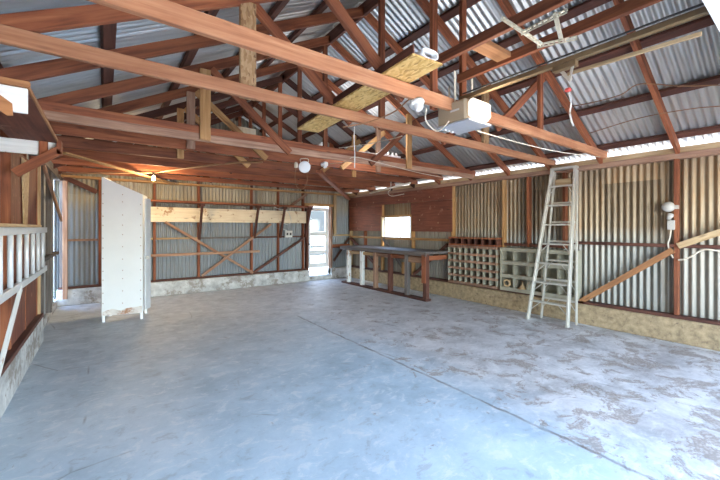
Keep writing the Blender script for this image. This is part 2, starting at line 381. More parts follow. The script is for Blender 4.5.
box('girt', (SX, 2.52, 1.13), (SX+.045, 3.06, 1.18), M_redd, wr); box('girt', (SX, 3.1, 1.13), (SX+.045, 3.52, 1.18), M_redd, wr)
for a, b in ((4.722, 5.848), (5.892, 6.978), (7.022, 8.43)):
    box('girt', (SX, a, 1.165), (SX+.045, b, 1.22), M_gold, wr)
board('brace', at(580, 302, X=SX-.01), at(673, 250, X=SX-.01), .075, .04, M_ochre, wr)
board('brace', at(678, 246, X=SX-.01), at(760, 219, X=SX-.01), .075, .04, M_tan, wr)
board('brace', (SX-.01, 6.9, 1.17), (SX-.01, 6.05, .38), .08, .04, M_grey, wr)
board('brace', (SX-.01, 7.1, .4), (SX-.01, 8.4, 1.16), .08, .04, M_redd, wr)
board('brace', (SX-.01, 5.8, .36), (SX-.01, 4.8, 1.1), .07, .04, M_redd, wr)
box('plywood_panel', (SX-.014, 4.68, 1.37), (SX-.002, 5.90, 2.05), M_ply, wr)
box('plywood_panel', (SX-.014, 6.97, 1.37), (SX-.002, 8.48, 2.05), M_ply, wr)
box('plywood_panel', (SX-.016, 4.68, 2.055), (SX-.002, 8.48, 2.33), M_ply, wr)
for k, (y, z) in enumerate(((4.9, 2.12), (5.3, 2.13), (5.05, 1.55), (5.6, 1.62), (7.3, 2.12), (8.1, 1.6), (5.75, 2.12), (6.3, 2.12))):
    box('paper_scrap', (SX-.019, y, z), (SX-.016, y+.018, z+.03), M_tan, wr, 0)
w1 = bpy.data.objects.new('window_1', None); place(w1, None, Matrix.Translation((SX, 6.435, 1.22))); tag(w1, kind='structure')
box('window_frame', (SX-.02, wy0-.05, wz0-.06), (SX+.06, wy1+.05, wz0), M_gold, w1)
box('window_frame', (SX-.02, wy0-.05, wz1), (SX+.06, wy1+.05, wz1+.05), M_gold, w1)
box('window_frame', (SX-.02, wy0-.05, wz0), (SX+.06, wy0, wz1), M_tan, w1)
box('window_frame', (SX-.02, wy1, wz0), (SX+.06, wy1+.05, wz1), M_tan, w1)
box('window_pane', (SX+.04, wy0, wz0), (SX+.045, wy1, wz1), M_glass, w1, 0)
board('window_bar', (SX+.055, 6.33, wz0), (SX+.055, 6.42, wz1), .025, .012, M_grey, w1, (0, 1, 0))

# ---- back wall
dx0, dx1, dz0, dz1 = 4.50, 5.20, .12, 2.04
def gab(u): return roof(-u)-.02
bw = corrugated('wall_back', (0, YB, 0), (-1, 0, 0), (0, 0, 1),
    [(-6.0, -dx1, .30, gab), (-dx1, -dx0, dz1+.02, gab), (-dx0, .78, .30, gab)], M_wb); tag(bw, kind='structure')
SB = 8.50
bm = bmesh.new(); add_box(bm, (-.72, 8.42, 0), (dx0, 8.72, .30), .015); finish('concrete_kerb', bm, M_kerbw, bw)
bm = bmesh.new(); add_box(bm, (dx1, 8.42, 0), (KR, 8.72, .30), .015); finish('concrete_kerb', bm, M_kerbw, bw)
bm = bmesh.new(); add_box(bm, (dx0, 8.46, 0), (dx1, 8.80, dz0), .01); finish('threshold', bm, M_kerbw, bw)
box('sill_plate', (-.70, SB-.01, .30), (dx0-.06, SB+.09, .34), M_redd, bw)
box('top_plate', (-.70, SB-.04, 2.40), (5.83, SB+.09, 2.445), M_gold, bw)
for x, m in ((-.66, M_grey), (-.08, M_red), (.85, M_red), (1.72, M_red), (2.94, M_red), (3.64, M_red), (4.36, M_red)):
    box('stud', (x-.022, SB, .34), (x+.022, SB+.09, 2.40), m, bw)
    if x > 0: box('gable_stud', (x-.022, SB, 2.445), (x+.022, SB+.09, roof(x)-.16), M_redd, bw)
for a, b, m in ((-.63, -.11, M_weath), (-.05, .82, M_tan), (.88, 1.69, M_tan), (1.75, 2.91, M_grey), (2.97, 3.61, M_redd), (3.67, 4.33, M_redd)):
    box('girt', (a, SB, 1.20), (b, SB+.045, 1.24), m, bw)
box('girt', (.2, SB-.045, .84), (3.12, SB, .895), M_weath, bw)
def pb(x, y, dy=0): return at(x, y, Y=SB-.02-dy)
board('brace', pb(165, 222), pb(253, 273), .055, .036, M_weath, bw)
board('brace', pb(271, 224, .03), pb(202, 276, .03), .055, .03, M_weath, bw)
board('brace', pb(253, 273), pb(304, 238), .06, .036, M_redd, bw)
board('brace', pb(289, 207), pb(307, 194), .07, .036, M_weath, bw)
board('brace', pb(64, 177), pb(97, 192), .09, .036, M_redd, bw)
box('door_frame', (dx0-.06, SB-.03, dz0), (dx0, SB+.1, dz1+.06), M_redd, bw)
box('door_frame', (dx1, SB-.03, dz0), (dx1+.06, SB+.1, dz1+.06), M_weath, bw)
box('door_header', (dx0-.12, SB-.04, dz1+.02), (dx1+.12, SB+.1, dz1+.09), M_gold, bw)
box('post', (5.30, SB-.06, 1.28), (5.38, SB, 2.40), M_tan, bw)
box('girt', (5.28, SB-.06, 1.22), (5.85, SB-.01, 1.265), M_tan, bw)
board('brace', (5.3, SB-.03, .5), (5.84, SB-.03, 1.15), .06, .03, M_redd, bw)
box('girt', (5.26, SB-.05, .88), (5.85, SB, .98), M_red, bw)

# ---- left wall
wl = corrugated('wall_left', (XL, 0, 0), (0, -1, 0), (0, 0, 1), [(-8.22, 2.1, .12, PT-.02), (-8.6, -8.50, .12, PT-.02)], M_wl)
tag(wl, kind='structure')
bm = bmesh.new(); add_box(bm, (-.95, YF, 0), (KL, 5.95, .33), .015); finish('concrete_kerb', bm, M_kerbw, wl)
bm = bmesh.new(); add_box(bm, (-.95, 5.95, 0), (-.70, YB+.1, .13), .015); finish('concrete_kerb', bm, M_kerbw, wl)
box('sill_plate', (-.80, YF, .33), (KL+.004, 5.93, .375), M_redd, wl)
box('top_plate', (-.76, YF, 2.33), (-.66, YB, PT), M_grey, wl)
LX = -.67
for y, m in ((-1.2, M_red), (-.4, M_red), (.38, M_red), (1.16, M_red), (1.93, M_red), (2.7, M_red), (3.45, M_red), (4.32, M_red), (5.05, M_red), (5.78, M_red)):
    box('stud', (LX-.07, y-.025, .375), (LX, y+.025, 2.33), m, wl)
box('plywood_panel', (LX-.02, 4.36, .38), (LX-.006, 5.02, 2.2), M_ply, wl)
box('plywood_panel', (LX-.02, 5.08, .38), (LX-.006, 5.76, 2.2), M_ply, wl)
prism('tapered_board', [V((LX+.002, 4.75, 2.15)), V((LX+.002, 5.15, 2.15)), V((LX+.002, 4.98, 1.35)), V((LX+.002, 4.86, 1.35))], (0, 0, 0), (.012, 0, 0), M_tan, wl)
box('jamb_post', (LX-.07, 5.84, .14), (LX+.02, 5.90, 2.33), M_tan, wl)
box('jamb_post', (LX-.07, 5.91, .14), (LX, 6.0, 2.33), M_weath, wl)
box('stud', (LX-.07, 6.32, .13), (LX, 6.37, 2.33), M_grey, wl); box('stud', (LX-.07, 7.2, .13), (LX, 7.24, 2.33), M_grey, wl)
box('corner_post', (-.63, 8.38, .13), (-.56, 8.48, 2.33), M_weath, wl)
box('girt', (LX-.03, 6.0, 1.0), (LX+.03, 7.95, 1.05), M_grey, wl)
board('brace', (LX+.03, 6.1, 2.25), (LX+.03, 8.3, 1.6), .07, .03, M_weath, wl)
corrugated('loose_sheet', (LX+.04, 0, 0), V((.05, -1, 0)).normalized(), (0, 0, 1), [(-6.98, -6.86, .16, 2.0), (-7.62, -7.5, .16, 1.85)], M_wl, wl)

# ---- front wall round the open door
fw_ = bpy.data.objects.new('wall_front', None); place(fw_, None, Matrix.Translation((RX, YF, 0))); tag(fw_, kind='structure')
box('wall_pier', (-.9, YF-.12, 0), (.05, YF, 2.25), M_weath, fw_); box('wall_pier', (5.1, YF-.12, 0), (6.1, YF, 2.25), M_weath, fw_)
prism('gable_boarding', [V((-.9, YF, 2.25)), V((6.05, YF, 2.25)), V((6.05, YF, roof(6.05)-.08)), V((RX, YF, RZ-.08)), V((-.9, YF, roof(-.9)-.08))], (0, 0, 0), (0, -.1, 0), M_weath, fw_)

# ================================================================== ROOF TRUSSES
def rafters(t, Y, m1, m2, thick=.042):
    for s, m in ((-1, m1), (1, m2)):
        xe = RX+s*(5.94-RX)
        up = V((s*sl, 0, cl)); off = .07+.055
        a = V((RX+s*.022, Y, roof(RX)-.02))-up*off; b = V((xe, Y, roof(xe)))-up*off
        board('rafter', a, b, .105, thick, m, t, up)
def truss(Y, label, chord_m, post_m, diag_m, raf, chord_w=.095, posts=(.9, 4.05), kings=(2.52,), pw=.06, front=False, diag=(True, True), dfront=False, cz=2.47, split=None, lens=(-.70, 5.90)):
    t = thing('roof_truss', label, 'roof truss', (RX, Y, 2.42), 'trusses of the roof')
    rafters(t, Y+.062, raf, raf)
    if split:
        box('bottom_chord', (lens[0], Y, cz), (lens[1], Y+.04, cz+chord_w*.5), split, t)
        box('bottom_chord', (lens[0], Y, cz+chord_w*.5), (lens[1], Y+.04, cz+chord_w), chord_m, t)
    else: box('bottom_chord', (lens[0], Y, cz), (lens[1], Y+.04, cz+chord_w), chord_m, t)
    py = Y-.021 if front else Y+.062
    for x in posts:
        p = box('web_post', (x-pw, py-.02, cz+.01), (x+pw, py+.02, roof(x)-.19), post_m, t)
    for x in kings:
        box('king_post', (x-.033, Y+.042+.042, cz+.01), (x+.033, Y+.042+.08, roof(x)-.10), M_red, t)
    for s, k in ((-1, 0), (1, 1)):
        if not diag[k]: continue
        xt, xb = RX+s*1.62, RX+s*.66
        dy = Y-.021 if dfront else Y+.104
        board('web_brace', (xt, dy, roof(xt)-.2), (xb, dy, cz-.0 if dfront else cz+.02), .085, .038, diag_m, t)
    return t
T1 = truss(1.92, 'first roof truss with a bare pale chord, garage door opener hung under it', M_salm, M_red, M_red, M_red, chord_w=.105, cz=2.46, posts=(4.05,), kings=(2.28, 2.68), pw=.035)
T2 = truss(2.64, 'second roof truss with a mottled board post rising from its pale chord', M_salm, M_osb2, M_red, M_red, cz=2.452, kings=(2.3,), pw=.062)
truss(4.15, 'third roof truss with deep two-tone chord and a short tan post nailed on its front', M_red, M_gold, M_red, M_red, chord_w=.165, split=M_weath, front=True, dfront=True, pw=.055, cz=2.42)
truss(4.95, 'fourth roof truss, red chord just behind the deep two-tone chord', M_red, M_weath, M_gold, M_red, chord_w=.14, pw=.05, front=True, dfront=True)
truss(5.72, 'fifth roof truss from the camera, tan post and brace ends on its red chord', M_red, M_gold, M_gold, M_redd, chord_w=.14, pw=.045, front=True, dfront=True)
truss(6.5, 'sixth roof truss, third from the back wall', M_red, M_red, M_redd, M_redd, chord_w=.14, pw=.045)
truss(7.28, 'seventh roof truss, next to last before the back wall', M_red, M_red, M_redd, M_redd, chord_w=.14, pw=.045)
truss(8.02, 'last roof truss, closest to the back wall', M_red, M_red, M_redd, M_redd, chord_w=.10, pw=.045, cz=2.45)
for Y, lab in ((-1.98, 'rafter pair right over the garage doorway'), (-1.2, 'rafter pair above the raised garage door, second from the doorway'), (-.42, 'rafter pair above the inner half of the raised garage door'), (.36, 'rafter pair above the inner edge of the raised garage door'), (1.14, 'rafter pair without a chord, in front of the first truss'), (3.42, 'rafter pair without a chord, between the second and third trusses')):
    t = thing('rafter_pair', 'dark red '+lab, 'rafter', (RX, Y, 2.42), 'rafter pairs without chords')
    rafters(t, Y, M_red, M_red)

o = board('diagonal_brace', (2.97, 5.22, 2.425), (5.76, 8.36, 2.30), .05, .10, M_red); tag(o, 'red diagonal brace under the chords running to the far right corner', 'brace')
o = board('slung_board', (-.43, 5.75, 2.405), (1.15, 8.20, 2.385), .02, .09, M_gold); tag(o, 'thin tan board under the chords running from left wall to back wall', 'board')
# beams carrying the opener
def by(x, y, Y): return at(x, y, Y=Y)
b1 = box('ceiling_joist', (2.20, -1.9, 2.80), (2.24, 2.03, 2.875), M_red); tag(b1, 'orange lengthwise joist from the first truss, left of the opener rail', 'joist')
b2 = box('ceiling_joist', (2.60, -1.9, 2.785), (2.64, 2.03, 2.86), M_red); tag(b2, 'dark red joist running lengthwise from the first truss, right of the opener rail', 'joist')
bb = box('blocking', (2.242, 1.50, 2.81), (2.598, 1.62, 2.85), M_ochre); tag(bb, 'short orange wood block between the two lengthwise joists', 'wood block')

# ================================================================== OPENER
op = thing('garage_door_opener', 'garage door opener box with glowing white lens hung below first truss', 'garage door opener', (2.54, 1.9, 2.33))
bm = bmesh.new(); add_box(bm, (2.39, 1.78, 2.345), (2.70, 2.08, 2.53), .015); hs_ = finish('housing', bm, M_beige, op)
bm = bmesh.new(); add_box(bm, (2.385, 1.74, 2.335), (2.705, 2.085, 2.352), .006); finish('base_cover', bm, M_opg, op)
bm = bmesh.new(); add_box(bm, (2.40, 1.705, 2.36), (2.665, 1.785, 2.52), .03); o = finish('lamp_lens', bm, M_lens, op); tag(o, 'glowing white lens')
for k in range(3): box('terminal', (2.45+k*.05, 2.04, 2.322), (2.475+k*.05, 2.065, 2.336), M_porc, op)
for x in (2.42, 2.66): box('hanger_strap', (x-.012, 1.905, 2.53), (x+.012, 1.911, 2.80), M_galv, op)
for z in (2.40,): 
    o = box('nameplate', (2.386, 1.84, 2.44), (2.389, 1.93, 2.455), M_porc, hs_, 0)
rl = thing('opener_rail', 'long bronze opener rail from the opener to the raised door', 'rail', (2.54, .9, 2.58))
box('track', (2.52, -1.95, 2.575), (2.56, 1.95, 2.61), M_brass, rl)
box('chain', (2.505, -1.9, 2.612), (2.512, 1.9, 2.624), M_dark, rl)
tr = thing('opener_trolley', 'opener trolley with bent pale arm reaching to the raised door', 'trolley', (2.54, 1.06, 2.55))
box('carriage', (2.515, 1.0, 2.535), (2.565, 1.15, 2.575), M_brass, tr)
board('arm', (2.54, 1.06, 2.50), (2.545, .40, 2.48), .024, .012, M_tan, tr)
board('arm_link', (2.555, 1.12, 2.56), (2.545, 1.04, 2.45), .022, .006, M_alu, tr)
board('arm_link', (2.53, 1.02, 2.56), (2.54, 1.05, 2.45), .022, .006, M_alu, tr)
cd = thing('release_cord', 'white release cord with red knob hanging from the opener trolley', 'cord', (2.54, 1.05, 2.45))
tube('rope', [at(569, 92, X=2.54), at(571, 103, X=2.54), at(570, 114, X=2.54), at(573, 126, X=2.54)], .006, M_porc, cd)
lathe('knob', [(.002, -.012), (.018, -.01), (.022, 0), (.018, .01), (.002, .012)], Matrix.Translation(at(568, 90, X=2.54)), M_redp, cd, 12)
gd = thing('garage_door', 'white garage door raised flat overhead at top right corner', 'garage door', (2.55, -.75, 2.52))
for k in range(4): box('door_section', (.15, -1.86+k*.555, 2.50), (5.0, -1.86+k*.555+.545, 2.545), M_white, gd)
# perforated angle hangers
ah = thing('angle_iron_hanger', 'perforated angle iron frame hung between the joists above the opener rail', 'bracket', tuple(at(540, 30, Z=2.70)))
def perf(a, b, w=.03):
    a, b = V(a), V(b); bm = bmesh.new(); L = (b-a).length; n = max(2, int(L/.03))
    for k in range(n+1):
        x = -L/2+L*k/n
        add_box(bm, (x-.006, -.0015, -w/2), (x+.006, .0015, w/2))
    for s in (-1, 1): add_box(bm, (-L/2, -.0015, s*w*.36-w*.14), (L/2, .0015, s*w*.36+w*.14))
    add_box(bm, (-L/2, 0, w/2-.003), (L/2, w*.8, w/2))
    return finish('angle_bar', bm, M_galv, ah, frame(a, b, V((0, 0, 1))))
perf(at(502, 18, Z=2.78), at(541, 44, Z=2.64)); perf(at(522, 33, Z=2.70), at(566, 11, Z=2.70)); perf(at(538, 46, Z=2.66), at(576, 38, Z=2.66)); perf(at(557, 14, Z=2.70), at(563, 40, Z=2.66))
ch = thing('hanger_chain', 'vertical perforated strap hanging beside the opener housing', 'strap', tuple(at(448, 95, X=2.42)))
board('strap', at(449.5, 86, X=2.42), at(448, 117, X=2.42), .02, .003, M_galv, ch, (0, 1, 0))

# strand board box lying on the chords, with a white plastic loop
pb_ = thing('storage_plank', 'long golden strand board box lying on top of the first two chords', 'plank', (1.80, 2.6, 2.57))
pa, pe = V((1.75, 1.60, 2.585)), V((1.90, 3.60, 2.585))
board('base_board', pa, pe, .016, .27, M_osb, pb_); 
pd = (pe-pa).normalized(); pn = V((pd.y, -pd.x, 0))
board('side_board', pa+pn*-.127+V((0, 0, .038)), pe+pn*-.127+V((0, 0, .038)), .06, .015, M_redd, pb_)
lp = thing('plastic_loop', 'white oval plastic loop standing on near end of the strand board box', 'plastic ring', tuple(pa+pd*.05+V((0, 0, .012))))
pts = []
for k in range(24):
    a = 2*math.pi*k/24; cx, cz = .075*math.copysign(abs(math.cos(a))**.7, math.cos(a)), .034*math.copysign(abs(math.sin(a))**.7, math.sin(a))
    pts.append((cx, cz))
bm = bmesh.new(); ring = []
for cx, cz in pts:
    q = []
    for dd, sc_ in ((0, 1), (.09, 1), (.09, .82), (0, .82)):
        q.append(bm.verts.new(pa+pd*(.01+dd)+pn*(cx*sc_+.03)+V((0, 0, .048+cz*sc_))))
    ring.append(q)
for i in range(24):
    A, B = ring[i], ring[(i+1) % 24]
    for k in range(4): bm.faces.new((A[k], A[(k+1) % 4], B[(k+1) % 4], B[k]))
finish('ring', bm, M_white, lp, None, True)

# ================================================================== LIGHT FITTINGS AND CORDS
def bulb(name, loc, label, lit):
    t = thing(name, label, 'light bulb', loc)
    lathe('socket', [(.012, .085), (.02, .08), (.021, .045), (.016, .04)], Matrix.Translation(V(loc)), M_dark, t, 12)
    lathe('glass_bulb', [(.004, -.045), (.022, -.038), (.031, -.015), (.030, .005), (.019, .032), (.015, .042)], Matrix.Translation(V(loc)), M_bulb if lit else M_porc, t, 16)
    return t
bl = at(153.5, 178, Y=7.1)
bulb('light_bulb', bl, 'glowing warm bare bulb hanging near the back wall above the white cabinet', True)
wc = tube('conduit', [at(62, 173.5, Y=7.12), at(110, 173, Y=7.12), bl+V((0, .025, .10)), at(165, 171, Y=7.05), at(200, 166.5, Y=6.2), at(232, 163, Y=5.6), at(262, 162, Y=4.9)], .017, M_cordb); tag(wc, 'brown conduit under the trusses carrying the glowing bulb', 'conduit')
lamp = thing('round_lamp', 'round white lamp hanging from a bail under the fourth truss', 'lamp', tuple(at(304.5, 167, Y=4.85)))
d = V((-.35, -1, -.15))
lathe('reflector', [(.002, -.03), (.05, -.03), (.085, -.012), (.092, .01), (.088, .014), (.06, .02), (.002, .024)], aim(at(304.5, 167, Y=4.85), d), M_white, lamp, 28)
tube('bail', [at(301, 163, Y=4.87), at(300.5, 159, Y=4.87), at(308, 159, Y=4.87), at(308, 163, Y=4.87)], .006, M_galv, lamp)
sk = thing('hanging_socket', 'pale lamp socket with looping cord beside the round white lamp', 'lamp socket', tuple(at(296, 165, Y=4.85)))
lathe('shell', [(.01, -.045), (.028, -.04), (.03, .01), (.018, .045)], Matrix.Translation(at(296, 165, Y=4.85)), M_cord, sk, 14)
tube('cord', [at(296, 168, Y=4.85), at(295, 178, Y=4.85), at(297, 187, Y=4.85), at(303, 189, Y=4.85), at(307, 182, Y=4.85), at(307, 172, Y=4.87)], .005, M_cordb, sk)
def holder(px, py, Y, label, s=1.0):
    p = at(px, py, Y=Y); t = thing('lamp_holder', label, 'lamp holder', tuple(p))
    lathe('base', [(.062*s, -.012), (.062*s, .004), (.045*s, .016), (.034*s, .03), (.03*s, .055), (.024*s, .058)], aim(p, (0, -.5, -1)), M_porc, t, 20)
    for k in (-1, 1): lathe('screw_lug', [(.008, -.02), (.012, -.018), (.012, .02), (.006, .022)], Matrix.Translation(p+V((k*.055*s, 0, .0))), M_porc, t, 10)
    return p
p1 = holder(324.5, 164.5, 4.90, 'white porcelain lamp holder on the fourth truss, right of the round lamp')
p2 = holder(417, 104, 1.945, 'white porcelain lamp holder under the first chord, left of the opener', 1.0)
w = tube('cable', [p1+V((.085, -.02, .02)), at(345, 162, Y=4.3), at(355, 157, Y=4.1), at(380, 163, Y=4.1), at(420, 173, Y=4.1), at(452, 179, Y=4.1)], .005, M_cord); tag(w, 'pale cable from the porcelain lamp holder along the two-tone chord', 'cable')
w = tube('cable', [at(343, 127, Y=2.62), at(365, 123, Y=2.55), at(392, 113, Y=2.3), p2+V((-.085, 0, .02))], .006, M_cordb); tag(w, 'brown wire sagging from the second chord to the porcelain holder', 'cable')
w = tube('cable', [p2+V((.085, -.02, -.02)), at(426, 121, Y=2.02), at(436, 131, Y=2.04), at(444, 127, X=2.34), at(449, 121, X=2.365)], .006, M_cord); tag(w, 'pale drooping wire between porcelain holder and opener housing', 'cable')
w = tube('cable', [at(339, 148, Y=4.0), at(368, 144, Y=3.6), at(395, 138, Y=3.0), at(402, 136, Y=2.7)], .005, M_cord); tag(w, 'thin pale cord strung from third chord up to second chord', 'cord')
w = tube('pull_cord', [at(354.5, 127, Y=2.61), at(354, 140, Y=2.61), at(354.8, 152, Y=2.61), at(354.5, 168, Y=2.61)], .0045, M_porc); tag(w, 'white pull cord hanging straight from the second chord', 'cord')
w = tube('cord', [at(477, 131, Y=1.8), at(520, 143, Y=1.7), at(560, 152, Y=1.62), at(600, 157, Y=1.72)], .0045, M_cord); tag(w, 'white cable from the opener to the top of the right wall', 'cable')
w = tube('cable', [at(560, 108, X=4.8), at(590, 103, X=4.6), at(620, 95, X=4.5), at(640, 84, X=4.5), at(680, 86, X=4.55), at(722, 85, X=4.6)], .006, M_cordb); tag(w, 'thin rusty wire strung under the right roof slope', 'cable')
w = tube('cable', [at(590, 133, X=5.1), at(640, 118, X=5.0), at(690, 109, X=5.0), at(722, 106, X=5.0)], .005, M_cordb); tag(w, 'lower rusty wire under the right roof slope above the wall plate', 'cable')
fx = thing('fluorescent_fixture', 'white shop light lying on the third chord beside a tan post', 'light fixture', tuple(at(395, 152, Y=4.4)))
fa, fb = V((3.15, 4.45, 2.62)), V((3.98, 4.33, 2.62))
board('tray', fa, fb, .05, .19, M_white, fx)
fd = (fb-fa).normalized()
for k, f_ in enumerate((.62, .70, .80, .88)): lathe('lamp_end', [(.016, 0), (.018, .02), (.012, .05), (.003, .058)], Matrix.Translation(fa+fd*.87*f_+V((0, -.06, .025))), M_porc, fx, 10)
fx2 = thing('white_pipe', 'short white pipe lying across the far chords behind the king posts', 'pipe', tuple(at(320, 145, Y=5.2)))
tube('pipe', [at(313, 148, Y=5.3), at(325, 142.5, Y=5.2)], .03, M_porc, fx2, sm=False)
cbx = thing('cream_panel', 'cream panel standing on the chords behind the third truss', 'panel', (1.7, 5.2, 2.62))
q0, q1 = at(236, 137, Y=5.1), at(256, 137, Y=5.1)
box('sheet', (q0.x, 5.1, 2.62), (q1.x, 5.13, 2.93), M_cream, cbx)
pole = thing('hanging_pole', 'pale pole slung under the chords over the workbench', 'pole', tuple(at(390, 190, X=5.0)))
tube('rod', [at(370, 193, X=5.1), at(410, 183, X=5.1)], .022, M_cord, pole, sm=False)
tube('hook', [at(391, 182, X=5.1), at(390.5, 189, X=5.1), at(388, 193, X=5.1), at(392, 196, X=5.1), at(404, 194, X=5.1)], .008, M_cord, pole)

# ================================================================== LEFT SIDE
lad = thing('extension_ladder', 'aluminium ladder hung sideways along the left wall', 'ladder', (-.60, 4.4, .9))
for z in (.935, 1.425): box('side_rail', (-.635, 2.7, z-.032), (-.598, 5.98, z+.032), M_aluw, lad)
k = 0
y = 2.85
while y < 5.95:
    tube('rung', [(-.616, y, .96), (-.616, y, 1.40)], .019, M_aluw, lad, 10, False); y += .36
board('wall_bracket', (-.60, 3.35, .375), (-.60, 4.25, .92), .06, .02, M_wpaint, lad, (0, 1, 1))
for y in (3.0, 5.5): box('wall_hook', (-.67, y-.015, .90), (-.59, y+.015, .915), M_dark, lad)
o = box('board', (-.67, 3.2, 1.459), (-.55, 5.05, 1.482), M_tan); tag(o, 'tan board lying along top rail of the sideways ladder', 'board')
sh = thing('overhead_shelf', 'brown overhead shelf with white end boards high on the left wall', 'shelf', (-.5, 3.4, 2.2))
box('deck', (-.66, 2.66, 2.225), (-.345, 4.22, 2.245), M_ply, sh)
box('front_lip', (-.352, 2.66, 2.222), (-.338, 4.20, 2.248), M_ochre, sh)
o = box('end_board', (-.66, 2.635, 2.085), (-.345, 2.66, 2.222), M_wpaint, sh); tag(o, 'white painted near end board')
box('end_lip', (-.66, 2.63, 2.226), (-.335, 2.66, 2.262), M_ochre, sh)
hx = [at(x_, y_, Y=2.635) for x_, y_ in ((-10, 91), (0, 95), (12.5, 104), (13.3, 116), (7.5, 116), (0, 111), (-10, 105))]
prism('wood_patch', hx, (0, 0, 0), (0, -.012, 0), M_ochre, sh)
o = box('end_board', (-.74, 4.165, 2.10), (-.345, 4.19, 2.222), M_wpaint, sh); tag(o, 'white painted far end board')
box('cleat', (-.47, 4.142, 2.08), (-.41, 4.165, 2.222), M_red, sh)
board('knee_brace', (-.62, 4.12, 1.915), (-.33, 4.12, 2.15), .075, .04, M_red, sh)
box('end_block', (-.35, 4.10, 2.11), (-.315, 4.19, 2.235), M_red, sh)

# white tall cabinet
cab = thing('tall_cabinet', 'tall white cabinet with slanted top and rusty bottom edge near the back wall', 'cabinet', (.22, 6.75, 0))
c0, c1 = at(102, 318, Z=0), at(143.5, 318, Z=0)
yA, yB = 6.62, 6.50
A, B = V((-.04, yA, 0)), V((.485, yB, 0)); dn = V((-(B.y-A.y), B.x-A.x, 0)).normalized()
def cabpt(u, z, n=0): p = A+(B-A)*u+dn*n; p.z = z; return p
ca = cabpt
fp_ = prism('front_panel', [ca(0, .10), ca(1, .10), ca(1, 1.985), ca(.93, 2.0), ca(0, 2.235)], (0, 0, 0), dn*.03, M_cab, cab)
o = prism('rust_strip', [ca(.02, .103, -.002), ca(.98, .103, -.002), ca(.98, .21, -.002), ca(.6, .19, -.002), ca(.45, .16, -.002), ca(.25, .20, -.002), ca(.02, .16, -.002)], (0, 0, 0), dn*.0015, plain('cabinet_rust', (.72, .66, .60), .8, 0, .15, 10, (.38, .18, .09), .55), fp_); tag(o, 'rusty lower edge')
prism('side_panel', [ca(0, .10, .03), ca(0, 2.235, .03), ca(0, 2.235, .45), ca(0, .10, .45)], (0, 0, 0), (B-A)*.05, M_cab, cab)
prism('side_panel', [ca(.95, .10, .03), ca(.95, 1.985, .03), ca(.95, 1.985, .45), ca(.95, .10, .45)], (0, 0, 0), (B-A)*.05, M_cab, cab)
prism('top_panel', [ca(0, 2.235, .03), ca(1, 1.985, .03), ca(1, 1.985, .45), ca(0, 2.235, .45)], (0, 0, 0), (0, 0, -.02), M_cab, cab)
dl_ = prism('door_leaf', [ca(1.03, .14, .06), ca(1.03, 1.93, .06), ca(1.115, 1.93, .2), ca(1.115, .14, .2)], (0, 0, 0), (B-A)*.04, M_aluw, cab)
lathe('door_knob', [(.004, 0), (.03, .005), (.03, .02), (.012, .03)], aim(ca(1.10, .97, .06), (0, -1, 0)), M_porc, dl_, 14)
for u in (.035, .965):
    for n_ in (.02, .42): 
        p = ca(u, 0, n_); box('leg', (p.x-.018, p.y-.018, 0), (p.x+.018, p.y+.018, .105), M_cab, cab)
for u in (.03, .5, .95):
    for z in [.3+.17*k for k in range(11)]:
        p = ca(u, z+random.uniform(-.03, .03), -.001); box('rivet', p-V((.005, .002, .007)), p+V((.005, .002, .007)), M_rust, fp_, 0)


# ================================================================== BACK WALL THINGS
ws = thing('wall_shelf', 'long wall shelf with cream board and dark slanted brackets on the back wall', 'shelf', (2.5, 8.3, 2.0))
board('shelf_board', (.46, 8.30, 2.01), (4.46, 8.30, 2.01), .035, .38, M_red, ws)
o = box('back_board', (.50, 8.462, 1.58), (4.42, 8.495, 1.90), M_cream, ws); tag(o, 'cream painted back board')
box('end_patch', (.36, 8.45, 1.62), (.56, 8.461, 1.86), M_red, o)
for x in (1.72, 2.98, 3.66, 4.38):
    bk_ = board('bracket', (x, 8.455, 1.20), (x, 8.15, 1.985), .07, .042, M_redd, ws, (0, 1, 0))
    box('bracket_cap', (x-.05, 8.12, 1.93), (x+.05, 8.22, 1.99), M_redd, bk_)
ob = thing('outlet_box', 'white electrical outlet box on the back wall with looping cord', 'outlet', tuple(at(287.5, 234, Y=8.47)))
p = at(288.5, 234, Y=8.47); bx_ = box('box_body', p-V((.10, .03, .09)), p+V((.10, .03, .09)), M_porc, ob)
for dx_ in (-.045, .045): box('socket', p+V((dx_-.025, -.034, -.03)), p+V((dx_+.025, -.030, .03)), M_dark, bx_)
tube('cord', [p+V((-.05, -.03, .09)), at(282, 228, Y=8.42), at(281, 222, Y=8.42), at(286, 224, Y=8.42), at(291, 222, Y=8.42), at(288, 212, Y=8.4), at(276, 208, Y=8.38), at(274, 203, Y=8.36)], .008, M_porc, ob)

# back door: a white door leaf with a window, standing behind the doorway
d1 = bpy.data.objects.new('door_1', None); place(d1, None, Matrix.Translation((4.85, 8.62, .12))); tag(d1, kind='structure')
DY0, DY1 = 8.58, 8.62
box('door_stile', (dx0+.01, DY0, .33), (dx0+.11, DY1, 2.03), M_white, d1); box('door_stile', (dx1-.11, DY0, .33), (dx1-.01, DY1, 2.03), M_white, d1)
for z0, z1 in ((1.93, 2.03), (1.22, 1.34), (.72, .82), (.33, .46)): box('door_rail', (dx0+.11, DY0, z0), (dx1-.11, DY1, z1), M_white, d1)
for z0, z1 in ((.82, 1.22), (.46, .72)): box('door_pane', (dx0+.11, DY0+.017, z0), (dx1-.11, DY0+.022, z1), M_glass, d1, 0)
box('window_pane', (dx0+.11, DY0+.017, 1.34), (dx1-.11, DY0+.022, 1.93), M_glass, d1, 0)
lathe('door_knob', [(.004, 0), (.025, .01), (.025, .03), (.01, .045)], aim((dx0+.06, DY0, 1.0), (0, -1, 0)), M_dark, d1, 14)

